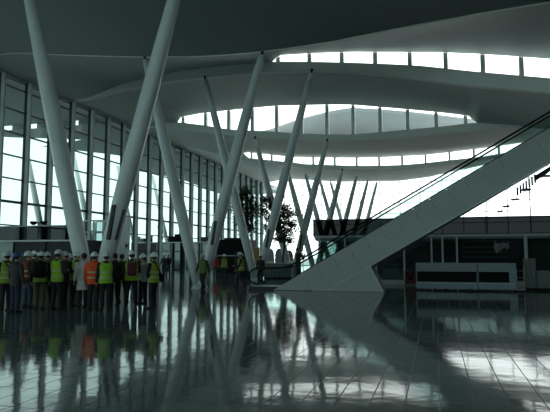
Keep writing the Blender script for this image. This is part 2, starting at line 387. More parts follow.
# ------------------------------------------------------------------ V columns
XC = -11.6
cname = {1: 'huge white V-shaped column behind the crowd, nearest of the row', 2: 'white V-shaped column rising past the walking man, second of the row',
         3: 'white V-shaped column behind the escalator landing, third of the row', 4: 'white V-shaped column beyond the lower end of the escalator, fourth of the row',
         5: 'white V-shaped column behind the smoked glass band, fifth of the row', 6: 'thin looking white V-shaped column far back, sixth of the row',
         7: 'thin looking white V-shaped column far back, seventh of the row', 8: 'farthest white V-shaped column close to the end window'}
for k in range(1, 9):
    Y = ROW[k]; root = empty('v_column', (XC, Y, 0))
    tag(root, cname[k], 'column', 'V-shaped roof columns')
    for s in (-1, 1):
        a = 3.3
        for _ in range(4): a = 0.274*roof_z(XC+s*a, Y)
        zt = roof_z(XC+s*a, Y)
        P = [Vector((s*0.10, 0, 0.12)).lerp(Vector((s*a, 0, zt)), t) for t in (0, .15, .35, .6, .8, .93, 0.985)]
        bm = NB(); tube(bm, P, [.24, .28, .31, .29, .24, .20, .15], 24); fin(bm, 'shaft', M['column'], root, True)
        bm = NB(); tube(bm, [P[-1], Vector((s*a, 0, zt+.1))], [.07, .07], 12); ball(bm, Vector((s*a, 0, zt+0.02)), .10, 10)
        fin(bm, 'pin_head', M['dark_metal'], root, True)
    # dark loudspeaker strip on the right-hand shaft
    d = Vector((a, 0, zt)).normalized(); off = Vector((0, -0.3, 0))
    p0, p1 = d*2.3*1.0, d*3.55
    bm = NB(); bar(bm, p0+Vector((.14, -0.31, 0)), p1+Vector((.02, -0.31, 0)), 0.12, 0.10)
    fin(bm, 'loudspeaker', M['dark_metal'], root)
    bm = NB(); loft(bm, [(0, 0, 0, .46, .36), (0, 0, .04, .46, .36), (0, 0, .06, .42, .33), (0, 0, .22, .37, .28)], 24)
    fin(bm, 'base_shoe', M['mull'], root, True)
    if k == 1:
        bm = NB(); bar(bm, d*2.3+Vector((.31, -.12, 0)), d*3.4+Vector((.31, -.12, 0)), 0.07, 0.1); fin(bm, 'banner_strip', M['purple'], root)

# ------------------------------------------------------------------ escalator (crossing the view, rising to the right)
EY = 26.35; EW = 1.55
def EP(x, y): p = at_Y(x, y, EY); return (p.x, p.z)
t1, t2 = EP(300, 274.5), EP(550, 128.4); st = (t2[1]-t1[1])/(t2[0]-t1[0])
b1, b2 = EP(420, 237), EP(550, 162); sb = (b2[1]-b1[1])/(b2[0]-b1[0])
slope = (st+sb)/2
zt_ = lambda X: t1[1]+slope*(X-t1[0]); zb_ = lambda X: b1[1]+sb*(X-b1[0])
tanE = slope
XR = 9.5
esc = empty('escalator', (EP(335, 290)[0], EY, 0)); ELOC = Vector(esc.location)
tag(esc, 'long escalator with grey panelled side and glass balustrade rising to the right', 'escalator')
def eo(bm, name, m, sm=False):
    bmesh.ops.translate(bm, verts=bm.verts, vec=-ELOC); return fin(bm, name, m, esc, sm)
xl = EP(287, 288)[0]                       # where the cladding starts at the floor
xb0 = b1[0]-(b1[1])/sb                     # underside reaches the floor
def clad(y0, y1):
    bm = NB(); u = Vector((1, 0, slope)).normalized()
    # panels along the slope, joints square to the slope
    step = 0.86; n = 0
    L = (XR-xl)*math.sqrt(1+slope*slope)
    th = (zt_(0)-zb_(0))
    tx, tz = u.x, u.z; nx, nz = -u.z, u.x
    thick = th*u.x
    base = Vector((xl, 0, max(0.02, zt_(xl))))
    k = -2
    while k*step < L+1:
        s0, s1 = k*step+0.008, (k+1)*step-0.008
        poly = []
        for s, w in ((s0, 0), (s1, 0), (s1, -thick), (s0, -thick)):
            poly.append((base.x+tx*s+nx*w, base.z+tz*s+nz*w))
        # clip to the floor
        out = []
        for i in range(4):
            A, B = poly[i], poly[(i+1) % 4]; ina, inb = A[1] >= 0.02, B[1] >= 0.02
            if ina: out.append(A)
            if ina != inb:
                t = (0.02-A[1])/(B[1]-A[1]); out.append((A[0]+(B[0]-A[0])*t, 0.02))
        if len(out) >= 3: prism_xz(bm, out, y0, y1)
        k += 1
    return bm
eo(clad(EY-0.04, EY), 'side_cladding', M['clad']); eo(clad(EY+EW, EY+EW+0.04), 'side_cladding', M['clad'])
# truss floor between the claddings (underside) and light edge strip
bm = NB()
prism_xz(bm, [(xb0+.3, .03), (XR, zb_(XR)+.03), (XR, zb_(XR)+.2), (xb0-.1, .03)], EY+.01, EY+EW-.01); eo(bm, 'underside', M['dark_metal'])
bm = NB(); bar(bm, (xb0+.1, EY-.05, .05), (XR, EY-.05, zb_(XR)), .05, .05); eo(bm, 'edge_strip', M['steel'])
# supporting wedge foot
f = [EP(326, 290.8), EP(368, 268.5), EP(383, 290.5)]
bm = NB(); prism_xz(bm, [(f[0][0], .01), (f[1][0], zb_(f[1][0])), (f[1][0]+.12, zb_(f[1][0]+.12)), (f[2][0], .01)], EY-.03, EY+EW); eo(bm, 'support_foot', M['clad'])
bm = NB(); bar(bm, (f[1][0]+.1, EY-.05, zb_(f[1][0])), (f[2][0]+.02, EY-.05, .03), .08, .06); eo(bm, 'foot_edge', M['steel'])
# lower landing plinth
xa = EP(249, 288)[0]
bm = NB(); box(bm, xa, xl+0.9, EY, EY+EW, 0.0, 0.16); eo(bm, 'landing_plinth', M['dark_metal'])
bm = NB(); box(bm, xa+.1, xl+0.3, EY+.2, EY+EW-.2, 0.16, 0.18); eo(bm, 'comb_plate', M['steel'])
# steps
sx = xl+0.3; sz = 0.18
for i in range(32):
    bm = NB(); x0 = sx+i*0.40; z0 = zt_(x0)-0.18
    if z0 < 0.12: z0 = 0.12
    box(bm, x0, x0+0.39, EY+0.22, EY+EW-0.22, z0-0.15, z0)
    eo(bm, 'step', M['dark_metal'])
# balustrades: glass, handrail, newel loop
hr = [EP(304, 257.4), EP(437.5, 180)]
zh = lambda X: zt_(X)+ (hr[0][1]-zt_(hr[0][0]))
xh0 = EP(288, 268)[0]; hl = EP(270, 268.3)[1]
for yy, ln in ((EY+0.08, 'near'), (EY+EW-0.08, 'far')):
    xbreak = hr[0][0]-(zh(hr[0][0])-hl)/slope
    path = [(xa+.42, yy, hl)] + [(xbreak-.5, yy, hl)]
    for t in (0.2, .4, .6, .8): 
        path.append((xbreak-.5+1.0*t, yy, hl+slope*0.5*t*t))
    path += [(xbreak+.6, yy, zh(xbreak+.6)), (XR, yy, zh(XR))]
    # newel loop
    zc_ = (hl+0.22)/2+0.03; rr = hl-zc_
    loop = [(xa+.42-rr*math.sin(a)*1.15, yy, zc_+rr*math.cos(a)) for a in np.linspace(PI*1.05, 0, 12)]
    bm = NB(); tube(bm, loop+path, 0.042, 8, up=(0, 1, 0)); eo(bm, 'handrail', M['black'], True)
    bm = NB()
    up_ = [(xa+.1, hl-.05), (xbreak-.4, hl-.05), (xbreak+.5, zh(xbreak+.5)-.08), (XR, zh(XR)-.05)]
    lo_ = [(xa+.1, .17), (xbreak-.4, .17), (xbreak+.5, max(.17, zt_(xbreak+.5))), (XR, zt_(XR))]
    rows = [[(x, yy, z) for x, z in lo_], [(x, yy, z) for x, z in up_]]
    grid_surface(bm, rows); eo(bm, 'balustrade_glass', M['green'])
    bm = NB(); bar(bm, (xl+.2, yy, zt_(xl+.2)+.03), (XR, yy, zt_(XR)+.03), .07, .06); eo(bm, 'skirt_rail', M['dark_metal'])
# upper floor that carries the head of the escalator (outside the frame)
bm = NB(); box(bm, XR-.2, 24, EY-3, EY+14, zb_(XR)-.5, zt_(XR)-.15); struct(fin(bm, 'upper_floor', M['wall']))

# ------------------------------------------------------------------ shop pavilion behind the escalator
SY = 34.0
pz = lambda x, y: at_Y(x, y, SY)
xl_, xr_ = pz(313, 228).x, 23.0
ztop, zmid = pz(313, 220.5).z, pz(430, 236.5).z
shop = empty('shop_pavilion', (xl_, SY, 0)); SL = Vector(shop.location)
tag(shop, 'low dark glazed shop pavilion with smoked glass band along its roof behind the escalator', 'shop')
def so(bm, name, m, sm=False):
    bmesh.ops.translate(bm, verts=bm.verts, vec=-SL); return fin(bm, name, m, shop, sm)
bm = NB(); quad(bm, (xl_, SY, zmid+.1), (xr_, SY, zmid+.1), (xr_, SY, ztop), (xl_, SY, ztop)); so(bm, 'glass_band', M['tint'])
bm = NB(); box(bm, xl_-.02, xr_, SY-.06, SY+.02, ztop-.03, ztop+.05); so(bm, 'top_rail', M['dark_metal'])
bm = NB(); box(bm, xl_+.05, xr_, SY-.12, SY+.05, zmid-.02, zmid+.10); so(bm, 'ledge', M['mull'])
bm = NB(); box(bm, xl_+.1, xr_, SY+.05, SY+7, zmid-.15, zmid+.05); so(bm, 'roof', M['wall'])
bm = NB(); box(bm, xl_+.35, xr_, SY+6.6, SY+7, 0, zmid-.15); so(bm, 'back_wall', M['darkwall'])
bm = NB(); quad(bm, (xl_+.35, SY+.1, .25), (xr_, SY+.1, .25), (xr_, SY+.1, zmid-.02), (xl_+.35, SY+.1, zmid-.02)); so(bm, 'shop_front_glass', M['shopglass'])
bm = NB(); quad(bm, (xl_+.35, SY+.1, .25), (xl_+.35, SY+6.8, .25), (xl_+.35, SY+6.8, zmid-.02), (xl_+.35, SY+.1, zmid-.02)); so(bm, 'side_glass', M['shopglass'])
bm = NB(); box(bm, xl_+.3, xr_, SY, SY+6.9, 0.0, .25); so(bm, 'plinth', M['mull'])
for px in (319, 345, 376, 404, 431.5, 442.5, 457, 526):
    x = pz(px, 250).x; bm = NB(); w = .10 if px < 520 else .16
    box(bm, x-w/2, x+w/2, SY-.02, SY+.16, .25, zmid); so(bm, 'mullion', M['mull'])
# pale soffit strip visible at the left under the band
bm = NB(); box(bm, pz(315, 240).x, pz(362, 240).x, SY+.2, SY+.5, pz(330, 241).z, zmid-.03); so(bm, 'soffit_strip', M['steel'])
# horizontal shelving rails seen through the right part of the front
for y in (241, 247, 252, 257):
    z = pz(480, y).z; bm = NB(); box(bm, pz(463, 250).x, pz(507, 250).x, SY+.5, SY+.9, z-.035, z+.035); so(bm, 'shelf', M['wall'])
bm = NB(); box(bm, pz(382, 262).x, pz(414, 262).x, SY+.35, SY+.8, .25, pz(400, 269).z); so(bm, 'low_partition', M['greypanel'])
# dark partition inside at the far right
bm = NB(); box(bm, pz(508, 250).x, xr_, SY+.8, SY+1.0, .25, zmid-.1); so(bm, 'inner_partition', M['darkwall'])
# crumpled plastic sheet hung inside the front
bm = NB(); rows = []
for i in range(10):
    u = i/9; row = []
    for j in range(7):
        v = j/6
        px = 494+15*u + 0.8*math.sin(7*v+9*u)*v; py = 240.5+1.2*math.sin(9*u) + 3.0*math.sin(PI*u) + v*(8.0+2.2*math.sin(5.2*u+1)+1.2*math.sin(17*u))
        p = pz(px, py); row.append((p.x, SY-.09+.05*math.sin(11*u+5*v), p.z))
    rows.append(row)
grid_surface(bm, rows); o = fin(bm, 'plastic_sheet', M['plastic'], None, True)
tag(o, 'crumpled pale plastic sheet hanging on the dark shop front above the counters', 'sheet')
# dark red panel with a black V on it
p = pz(412, 277); bm = NB()
x0, x1 = at_Y(405, 275, SY-1.2).x, at_Y(418, 275, SY-1.2).x; z0, z1 = at_Y(410, 284, SY-1.2).z, at_Y(410, 270.5, SY-1.2).z
bm = NB(); box(bm, x0, x1, SY-1.3, SY-1.2, z0, z1, .01)
o = fin(bm, 'red_panel', M['red']); tag(o, 'dark red upright panel with a black V mark beside the blue-grey counter', 'panel')
cu = (x0+x1)/2-.08; bm = NB()
bar(bm, (cu-.16, SY-1.31, z1-.12), (cu, SY-1.31, z0+.22), .01, .07); bar(bm, (cu+.16, SY-1.31, z1-.12), (cu, SY-1.31, z0+.22), .01, .07)
fin(bm, 'letter', M['black'], o)
bm = NB(); box(bm, x0-.03, x1+.03, SY-1.42, SY-1.08, 0, z0, .01); fin(bm, 'base', M['greypanel'], o)

# ------------------------------------------------------------------ blue-grey counters at right
def counter(pxa, pxb, Y, label, last):
    a = at_Y(pxa, 280, Y); b = at_Y(pxb, 280, Y); ztp = at_Y(440, 263, Y).z; zb = 0.09
    W = b.x-a.x; root = empty('display_counter', (a.x, Y, 0)); tag(root, label, 'counter', 'blue-grey counters')
    zr0, zr1 = at_Y(440, 282, Y).z, at_Y(440, 271.5, Y).z
    fr = 0.02 if not last else 0.0; ex = 0.30 if last else .02
    bm = NB()
    box(bm, 0, W, 0, .75, zr1, ztp, .008); box(bm, 0, W, 0, .75, zb, zr0, .008)
    box(bm, 0, fr+.03, .003, .75, zr0, zr1); box(bm, W-ex, W, .003, .75, zr0, zr1)
    fin(bm, 'body', M['bluegrey'], root)
    bm = NB(); box(bm, fr+.03, W-ex, .10, .2, zr0, zr1); fin(bm, 'recessed_panel', M['black'], root)
    for x in np.linspace(.25, W-.3, 3):
        bm = NB(); box(bm, x-.12, x+.12, .12, .6, 0, zb); fin(bm, 'foot', M['dark_metal'], root)
    bm = NB(); box(bm, .02, W-.02, -.004, .01, zr0-.06, zr0-.04); fin(bm, 'edge_trim', M['steel'], root)
CY = at_Z(465, 291, 0).y
counter(416, 477.3, CY, 'longer blue-grey counter with black recessed panel, left of the pair', False)
counter(478.2, 516.5, CY, 'shorter blue-grey counter with black recessed panel, right of the pair', True)
# grey boards stacked at right
CB = CY+1.2
def board(px0, px1, py0, Y, name, label, cat, thick=.25):
    a, b = at_Y(px0, 280, Y).x, at_Y(px1, 280, Y).x; z = at_Y(px0, py0, Y).z
    root = empty(name, (a, Y, 0)); tag(root, label, cat)
    bm = NB(); box(bm, 0, b-a, 0, thick, .12, z, .015); fin(bm, 'carcass', M['greypanel'], root)
    bm = NB(); box(bm, .04, b-a-.04, -.02, 0.0, .18, z-.06, .004); fin(bm, 'door', M['greypanel'], root)
    bm = NB(); box(bm, .03, b-a-.03, .02, thick-.02, 0, .12); fin(bm, 'plinth', M['black'], root)
    bm = NB(); tube(bm, [(b-a-.12, -.04, z*.5), (b-a-.12, -.04, z*.5+.16)], .012, 6); fin(bm, 'handle', M['steel'], root)
board(525, 536.5, 258.5, CB, 'tall_cabinet', 'tall narrow grey cabinet standing right of the blue-grey counters', 'cabinet', .5)
board(537, 562, 270.5, CB, 'low_cabinet', 'low wide grey cabinet at the right edge of the picture', 'cabinet', .6)
# little trolley between counter and cabinet
tr = empty('hand_trolley', (at_Y(521, 288, CY+.3).x, CY+.3, 0)); tag(tr, 'thin dark metal hand trolley between the blue-grey counter and the tall cabinet', 'trolley')
bm = NB()
for s in (-.16, .16): tube(bm, [(s, 0, .1), (s, .12, 1.0), (s, .22, 1.12)], .02, 8)
for z in (.35, .65, .95): tube(bm, [(-.16, .03+.1*z, z), (.16, .03+.1*z, z)], .013, 6)
fin(bm, 'frame', M['steel'], tr, True)
bm = NB(); box(bm, -.2, .2, -.25, .02, .08, .1); fin(bm, 'toe_plate', M['steel'], tr)
for s in (-.22, .22):
    bm = NB(); tube(bm, [(s-.02, .08, .1), (s+.02, .08, .1)], .1, 14, up=(0, 0, 1)); fin(bm, 'wheel', M['black'], tr)
bm = NB(); tube(bm, [(-.16, .22, 1.12), (.16, .22, 1.12)], .022, 8); fin(bm, 'handle', M['black'], tr)

# ------------------------------------------------------------------ far open stair below the escalator at right
Yt = 60.0
stair = empty('open_stair', tuple(at_Y(500, 236, Yt).xy)+(0,)); STL = Vector(stair.location)
tag(stair, 'thin steel stair with slanting purple-black railing strips against the bright end window', 'stair')
for i, (px, py, w) in enumerate(((500, 211.5, 5), (506, 206.5, 7), (515, 199.5, 8), (526, 190.2, 9), (545, 176.3, 11))):
    a, b = at_Y(px-w/2, py, Yt), at_Y(px+w/2, py, Yt); bm = NB()
    box(bm, a.x, b.x, Yt-.5, Yt+.5, a.z-.06, a.z+.06); bmesh.ops.translate(bm, verts=bm.verts, vec=-STL); fin(bm, 'tread', M['dark_metal'], stair)
for px in (487.5, 531):
    p = at_Y(px, 230, Yt+.6); bm = NB(); tube(bm, [(p.x, Yt+.6, 0), (p.x, Yt+.6, at_Y(px, 160, Yt+.6).z)], .05, 6); bmesh.ops.translate(bm, verts=bm.verts, vec=-STL); fin(bm, 'hanger', M['mull'], stair)
bm = NB(); bar(bm, at_Y(497, 214, Yt+.55), at_Y(560, 163, Yt+.55), .04, .06); bmesh.ops.translate(bm, verts=bm.verts, vec=-STL); fin(bm, 'stringer', M['mull'], stair)
ban = NB()
for i in range(7):
    px, py = 517.5+i*2.9, 191.5-i*2.15
    a, b = at_Y(px-1.0, py, Yt-.8), at_Y(px+1.0, py, Yt-.8); box(ban, a.x, b.x, Yt-.85, Yt-.8, a.z-.42, a.z+.42)
bmesh.ops.translate(ban, verts=ban.verts, vec=-STL); fin(ban, 'railing_strips', M['purple'], stair)
bm = NB(); prism_xz(bm, [(at_Y(x, y, Yt-.8).x, at_Y(x, y, Yt-.8).z) for x, y in ((535, 175.5), (560, 160), (560, 164), (536, 181))], Yt-.85, Yt-.8); bmesh.ops.translate(bm, verts=bm.verts, vec=-STL); fin(bm, 'railing_end', M['dark_metal'], stair)

# ------------------------------------------------------------------ left check-in kiosk
KY = 27.5
kx0, kx1 = WL+.7, at_Y(78, 240, KY).x
kz1, kz0 = at_Y(40, 226, KY).z, at_Y(40, 240, KY).z
k1 = empty('check_in_kiosk', (kx0, KY, 0)); KL = Vector(k1.location)
tag(k1, 'dark kiosk with smoked glass band and pale rail at left behind the crowd', 'kiosk')
def ko(bm, name, m, root=None, L=None, sm=False):
    bmesh.ops.translate(bm, verts=bm.verts, vec=-(KL if L is None else L)); return fin(bm, name, m, k1 if root is None else root, sm)
bm = NB(); quad(bm, (kx0, KY, kz0), (kx1, KY, kz0), (kx1, KY, kz1), (kx0, KY, kz1)); ko(bm, 'glass_band', M['tint2'])
bm = NB(); box(bm, kx0, kx1, KY-.03, KY+.03, kz1-.03, kz1+.03); ko(bm, 'top_rail', M['mull'])
bm = NB(); box(bm, kx0, kx1, KY-.12, KY+.04, kz0-.09, kz0+.0); ko(bm, 'pale_rail', M['lightrail'])
xd = at_Y(14, 250, KY).x
bm = NB(); box(bm, xd, kx1, KY, KY+2.4, 0, kz0-.09); ko(bm, 'dark_front', M['darkwall'])
bm = NB(); box(bm, kx0, xd, KY+.05, KY+2.4, 0, kz0-.09); ko(bm, 'pale_side_panel', M['palegreen'])
bm = NB(); box(bm, kx0, kx1, KY+.06, KY+2.4, kz0-.09, kz0+.0); ko(bm, 'roof', M['darkwall'])
for px in (14, 46):
    x = at_Y(px, 245, KY).x; bm = NB(); box(bm, x-.05, x+.05, KY-.03, KY, 0, kz0-.1); ko(bm, 'post', M['black'])
# double lamp standing on it
lx = at_Y(38.5, 224, KY+.8); lm = empty('twin_lamp', (lx.x, KY+.8, kz0)); tag(lm, 'small black twin-headed work lamp on top of the dark kiosk at left', 'lamp')
hz = at_Y(38, 223, KY+.8).z-kz0
bm = NB(); tube(bm, [(0, 0, 0), (0, 0, hz)], .035, 8); tube(bm, [(-.38, 0, hz), (.38, 0, hz)], .03, 8, up=(0, 1, 0)); fin(bm, 'stand', M['black'], lm)
bm = NB(); loft(bm, [(0, 0, 0, .22, .22), (0, 0, .03, .2, .2), (0, 0, .04, .05, .05)], 14); fin(bm, 'base', M['black'], lm)
for s in (-.36, .36):
    bm = NB(); loft(bm, [(s, 0, hz-.12, .08, .1), (s, 0, hz, .2, .2), (s, 0, hz+.07, .24, .2), (s, 0, hz+.1, .2, .18)], 14); fin(bm, 'lamp_head', M['black'], lm, True)

# lattice lift tower and white panel behind the first column
TY = 31.5
ta, tb = at_Y(84, 230, TY).x, at_Y(113, 230, TY).x; tz = at_Y(98, 220.5, TY).z
tw = empty('lattice_tower', (ta, TY, 0)); tag(tw, 'pale steel lattice access tower between the arms of the nearest V column', 'scaffold tower')
W = tb-ta
for x in np.linspace(0, W, 4):
    for yy in (0, 1.3):
        bm = NB(); bar(bm, (x, yy, 0), (x, yy, tz), .09, .09); fin(bm, 'upright', M['steel'], tw)
for z in np.linspace(.3, tz, 6):
    for yy in (0, 1.3):
        bm = NB(); bar(bm, (0, yy, z), (W, yy, z), .07, .08); fin(bm, 'rail', M['steel'], tw)
bm = NB(); box(bm, .05, W-.05, .1, 1.2, tz*.55, tz*.55+.05); fin(bm, 'deck', M['palegreen'], tw)
bm = NB(); quad(bm, (0, .7, .1), (W, .7, .1), (W, .7, tz-.1), (0, .7, tz-.1)); fin(bm, 'glass_infill', M['shopglass'], tw)
pa, pb = at_Y(115, 230, TY-.6).x, at_Y(129.5, 230, TY-.6).x; pzt = at_Y(122, 217, TY-.6).z
o = empty('white_partition', (pa, TY-.6, 0)); tag(o, 'tall white partition panel right of the nearest V column', 'partition')
bm = NB(); box(bm, 0, pb-pa, 0, .08, 0, pzt, .01); fin(bm, 'panel', M['white'], o)
nz = at_Y(127, 246, TY-.6).z
bm = NB(); box(bm, (pb-pa)*.72, (pb-pa)*.98, -.06, 0, nz-.22, nz+.2, .01); n_ = fin(bm, 'notice_box', M['palegreen'], o)
bm = NB(); box(bm, (pb-pa)*.78, (pb-pa)*.92, -.07, -.06, nz-.08, nz+.1); fin(bm, 'notice_face', M['black'], n_)

# second kiosk row with stored things on its roof
K2 = 52.0
a2, b2_ = at_Y(131, 250, K2).x, at_Y(215.5, 250, K2).x; z2 = at_Y(170, 242, K2).z
k2 = empty('glazed_kiosk', (a2, K2, 0)); K2L = Vector(k2.location)
tag(k2, 'long teal glazed kiosk with pale top rail and stored things on its roof', 'kiosk')
q = lambda bm, n, m: ko(bm, n, m, k2, K2L)
bm = NB(); box(bm, a2, b2_, K2-.12, K2+.1, z2-.1, z2); q(bm, 'pale_rail', M['lightrail'])
bm = NB(); box(bm, a2, b2_, K2+.1, K2+3, z2-.14, z2-.02); q(bm, 'roof', M['darkwall'])
xm = at_Y(157, 250, K2).x
bm = NB(); box(bm, a2, xm, K2, K2+3, 0, z2-.14); q(bm, 'dark_front', M['darkwall'])
bm = NB(); quad(bm, (xm, K2, 0), (b2_, K2, 0), (b2_, K2, z2-.12), (xm, K2, z2-.12)); q(bm, 'glass_front', M['shopglass'])
bm = NB(); box(bm, xm, b2_, K2+2.7, K2+3, 0, z2-.14); q(bm, 'back_wall', M['wall'])
for x in np.linspace(xm, b2_, 5):
    bm = NB(); box(bm, x-.05, x+.05, K2-.03, K2+.07, 0, z2-.1); q(bm, 'mullion', M['mull'])
def stored(px, w, h, d, m, label, lid=True, Yo=.9):
    p = at_Y(px, 238, K2+Yo); o = empty('storage_box', (p.x, K2+Yo, z2-.02), R(random.uniform(-8, 8))); tag(o, label, 'box', 'things stored on the kiosk roof')
    bm = NB(); box(bm, -w/2, w/2, -d/2, d/2, 0, h, .02); fin(bm, 'carton', m, o)
    bm = NB(); box(bm, -w/2-.02, w/2+.02, -d/2-.02, d/2+.02, h-.12, h+.02, .01); fin(bm, 'lid', m, o)
stored(136, .75, .62, .5, M['white'], 'white storage box at the left end of the kiosk roof')
stored(143, .55, .42, .5, M['greypanel'], 'grey storage box between the white box and the black boxes on the kiosk roof')
stored(149.5, .5, .75, .5, M['black'], 'tall black storage box on the kiosk roof left of the tripod')
stored(172, .6, .6, .5, M['black'], 'black storage box on the kiosk roof just right of the tripod')
stored(179, .7, .82, .6, M['black'], 'largest black storage box, in the middle of the pile right of the tripod')
stored(186, .5, .45, .5, M['greypanel'], 'low grey storage box left of the second V column arm')
stored(206, .9, .5, .5, M['dark_metal'], 'wide dark storage box on the kiosk roof between the second V column arms')
p = at_Y(161, 240, K2+.5); o = empty('tripod_stand', (p.x, K2+.5, z2-.02)); tag(o, 'thin black V-shaped folding stand on the kiosk roof', 'stand')
for i, (dx, dy, h) in enumerate(((-.42, 0, 1.7), (.5, 0, 1.2), (.05, .35, 1.3))):
    bm = NB(); tube(bm, [(dx*.1, dy*.1, 0), (dx, dy, h)], [.05, .03], 7); fin(bm, 'leg', M['black'], o)
bm = NB(); loft(bm, [(0, 0, 0, .16, .16), (0, 0, .08, .13, .13), (0, 0, .12, .05, .05)], 12); fin(bm, 'hub', M['black'], o)

# dark block kiosk in the middle distance
DY = 52.0
da, db = at_Y(217, 250, DY).x, at_Y(247, 250, DY).x; dz = at_Y(232, 239.5, DY).z
dk = empty('dark_booth', (da, DY, 0)); tag(dk, 'large black boxy booth behind the walking workers', 'booth'); W = db-da
bm = NB(); box(bm, 0, W, 0, 3, 0, dz, .03); fin(bm, 'body', M['black'], dk)
bm = NB(); box(bm, .1, W-.1, -.03, 0, dz*.50, dz*.53); fin(bm, 'pale_line', M['mull'], dk)
bm = NB(); box(bm, W*.2, W*.75, .3, 2.5, dz, dz+.18, .04); fin(bm, 'roof_unit', M['dark_metal'], dk)
bm = NB(); box(bm, W*.6, W*.8, -.03, .0, 0.05, 2.1); fin(bm, 'door', M['darkwall'], dk)

# screens and bench behind the landing
def arch_panel(pxa, pxb, pyt, Y, m, name, label, cat, arch):
    a, b = at_Y(pxa, 255, Y).x, at_Y(pxb, 255, Y).x; z = at_Y((pxa+pxb)/2, pyt, Y).z; w = b-a
    root = empty(name, (a, Y, 0)); tag(root, label, cat)
    pts = [(0, .15), (w, .15), (w, z*(.72 if arch else 1))]
    if arch: pts += [(w/2+w/2*math.cos(t), z*.72+z*.28*math.sin(t)) for t in np.linspace(.2, PI-.2, 9)]
    pts += [(0, z*(.72 if arch else 1))]
    bm = NB(); prism_xz(bm, pts, 0, .06); fin(bm, 'panel', m, root)
    for x in (.1, w-.1):
        bm = NB(); box(bm, x-.04, x+.04, -.3, .36, 0, .15); fin(bm, 'foot', M['dark_metal'], root)
arch_panel(250.5, 259.5, 247.5, 49, M['ply'], 'plywood_screen', 'tan orange plywood screen standing right of the black booth', 'screen', False)
arch_panel(267, 274, 248.5, 48, M['greycloth'], 'arched_screen', 'grey arch-topped screen, left of the pair behind the bench', 'screen', True)
arch_panel(275, 283, 248.5, 48, M['greycloth'], 'arched_screen', 'grey arch-topped screen next to the potted tree trunk', 'screen', True)
arch_panel(285, 293, 250, 50, M['tan'], 'cloth_screen', 'dull tan screen right of the potted tree trunk', 'screen', True)
BY = 40.0
ba, bb = at_Y(263, 265, BY).x, at_Y(291, 265, BY).x; bz = at_Y(277, 263.5, BY).z
o = empty('low_counter', (ba, BY, 0)); tag(o, 'low grey counter beyond the escalator landing with white objects on top', 'counter')
bm = NB(); box(bm, 0, bb-ba, 0, .6, .1, bz, .02); fin(bm, 'body', M['greypanel'], o)
bm = NB(); box(bm, .05, bb-ba-.05, .05, .55, 0, .1); fin(bm, 'plinth', M['black'], o)
bm = NB(); box(bm, -.03, bb-ba+.03, -.03, .63, bz, bz+.04, .01); fin(bm, 'top', M['mull'], o)
for px, w, lab in ((269.5, .36, 'white flat carton at the left end of the low grey counter'), (290, .26, 'white flat carton at the right end of the low grey counter')):
    p = at_Y(px, 262, BY+.3); bm = NB(); box(bm, -w/2, w/2, -.15, .15, 0, .14, .015); c = fin(bm, 'white_carton', M['white']); c.location = (p.x, BY+.3, bz+.04)
    tag(c, lab, 'box', 'white cartons on the counter')

# ------------------------------------------------------------------ potted trees
def tree(px, pyt, pyb, Y, blobs, label, seed):
    rnd = random.Random(seed)
    b = at_Y(px, 262, Y); root = empty('potted_tree', (b.x, Y, 0)); tag(root, label, 'tree', 'indoor trees')
    bm = NB(); loft(bm, [(0, 0, 0, .38, .38), (0, 0, .55, .48, .48), (0, 0, .6, .5, .5), (0, 0, .6, .44, .44), (0, 0, .52, .42, .42)], 20); fin(bm, 'pot', M['dark_metal'], root, True)
    bm = NB(); loft(bm, [(0, 0, .45, .41, .41), (0, 0, .54, .41, .41), (0, 0, .56, .2, .2)], 14); fin(bm, 'soil', M['soil'], root)
    top = at_Y(px, pyt, Y).z
    pts = [Vector((0.12*math.sin(i*.9+seed), 0.1*math.cos(i*1.3), .5+(top-.7)*i/6)) for i in range(7)]
    pts[0] = Vector((0, 0, .5))
    bm = NB(); tube(bm, pts, [.085, .075, .07, .06, .045, .03, .015], 9); fin(bm, 'trunk', M['bark'], root, True)
    lf = NB()
    for (bx, by, wpx, hpx, n) in blobs:
        c = at_Y(bx, by, Y); c = Vector((c.x-b.x, 0, c.z)); sx = wpx*Y/560*.5; sz = hpx*Y/560*.5
        tp = min(pts, key=lambda p: (p-Vector((0, 0, c.z-.3))).length)
        bm = NB(); mid = tp.lerp(c, .5)+Vector((0, 0, -.08)); tube(bm, [tp, mid, c], [.035, .022, .008], 6); fin(bm, 'branch', M['bark'], root)
        for _ in range(int(n*4.0)):
            v = Vector((rnd.gauss(0, .75)*sx, rnd.gauss(0, .75)*sx, rnd.gauss(0, .62)*sz)) + c
            L_ = rnd.uniform(.20, .36); w_ = L_*.21
            d = Vector((rnd.uniform(-1, 1), rnd.uniform(-1, 1), rnd.uniform(-.7, .3))).normalized(); s = d.cross(Vector((rnd.uniform(-.3, .3), rnd.uniform(-.3, .3), 1))).normalized()
            ps = [v, v+d*L_*.5+s*w_, v+d*L_, v+d*L_*.5-s*w_]
            lf.faces.new([lf.verts.new(p) for p in ps])
    fin(lf, 'foliage', M['leaf'], root)
tree(246, 187, 262, 41, [(246, 190, 8, 8, 60), (242, 196, 10, 8, 80), (250, 199, 10, 8, 80), (238, 203, 9, 7, 70), (246, 206, 14, 9, 110), (254, 207, 9, 7, 60), (240, 212, 12, 8, 90), (249, 215, 13, 9, 100), (243, 222, 12, 9, 90), (250, 226, 9, 8, 60), (245, 231, 9, 8, 60), (236, 208, 7, 6, 40)],
     'tall slender indoor tree with sparse leaves, left of the pair, before the third V column', 3)
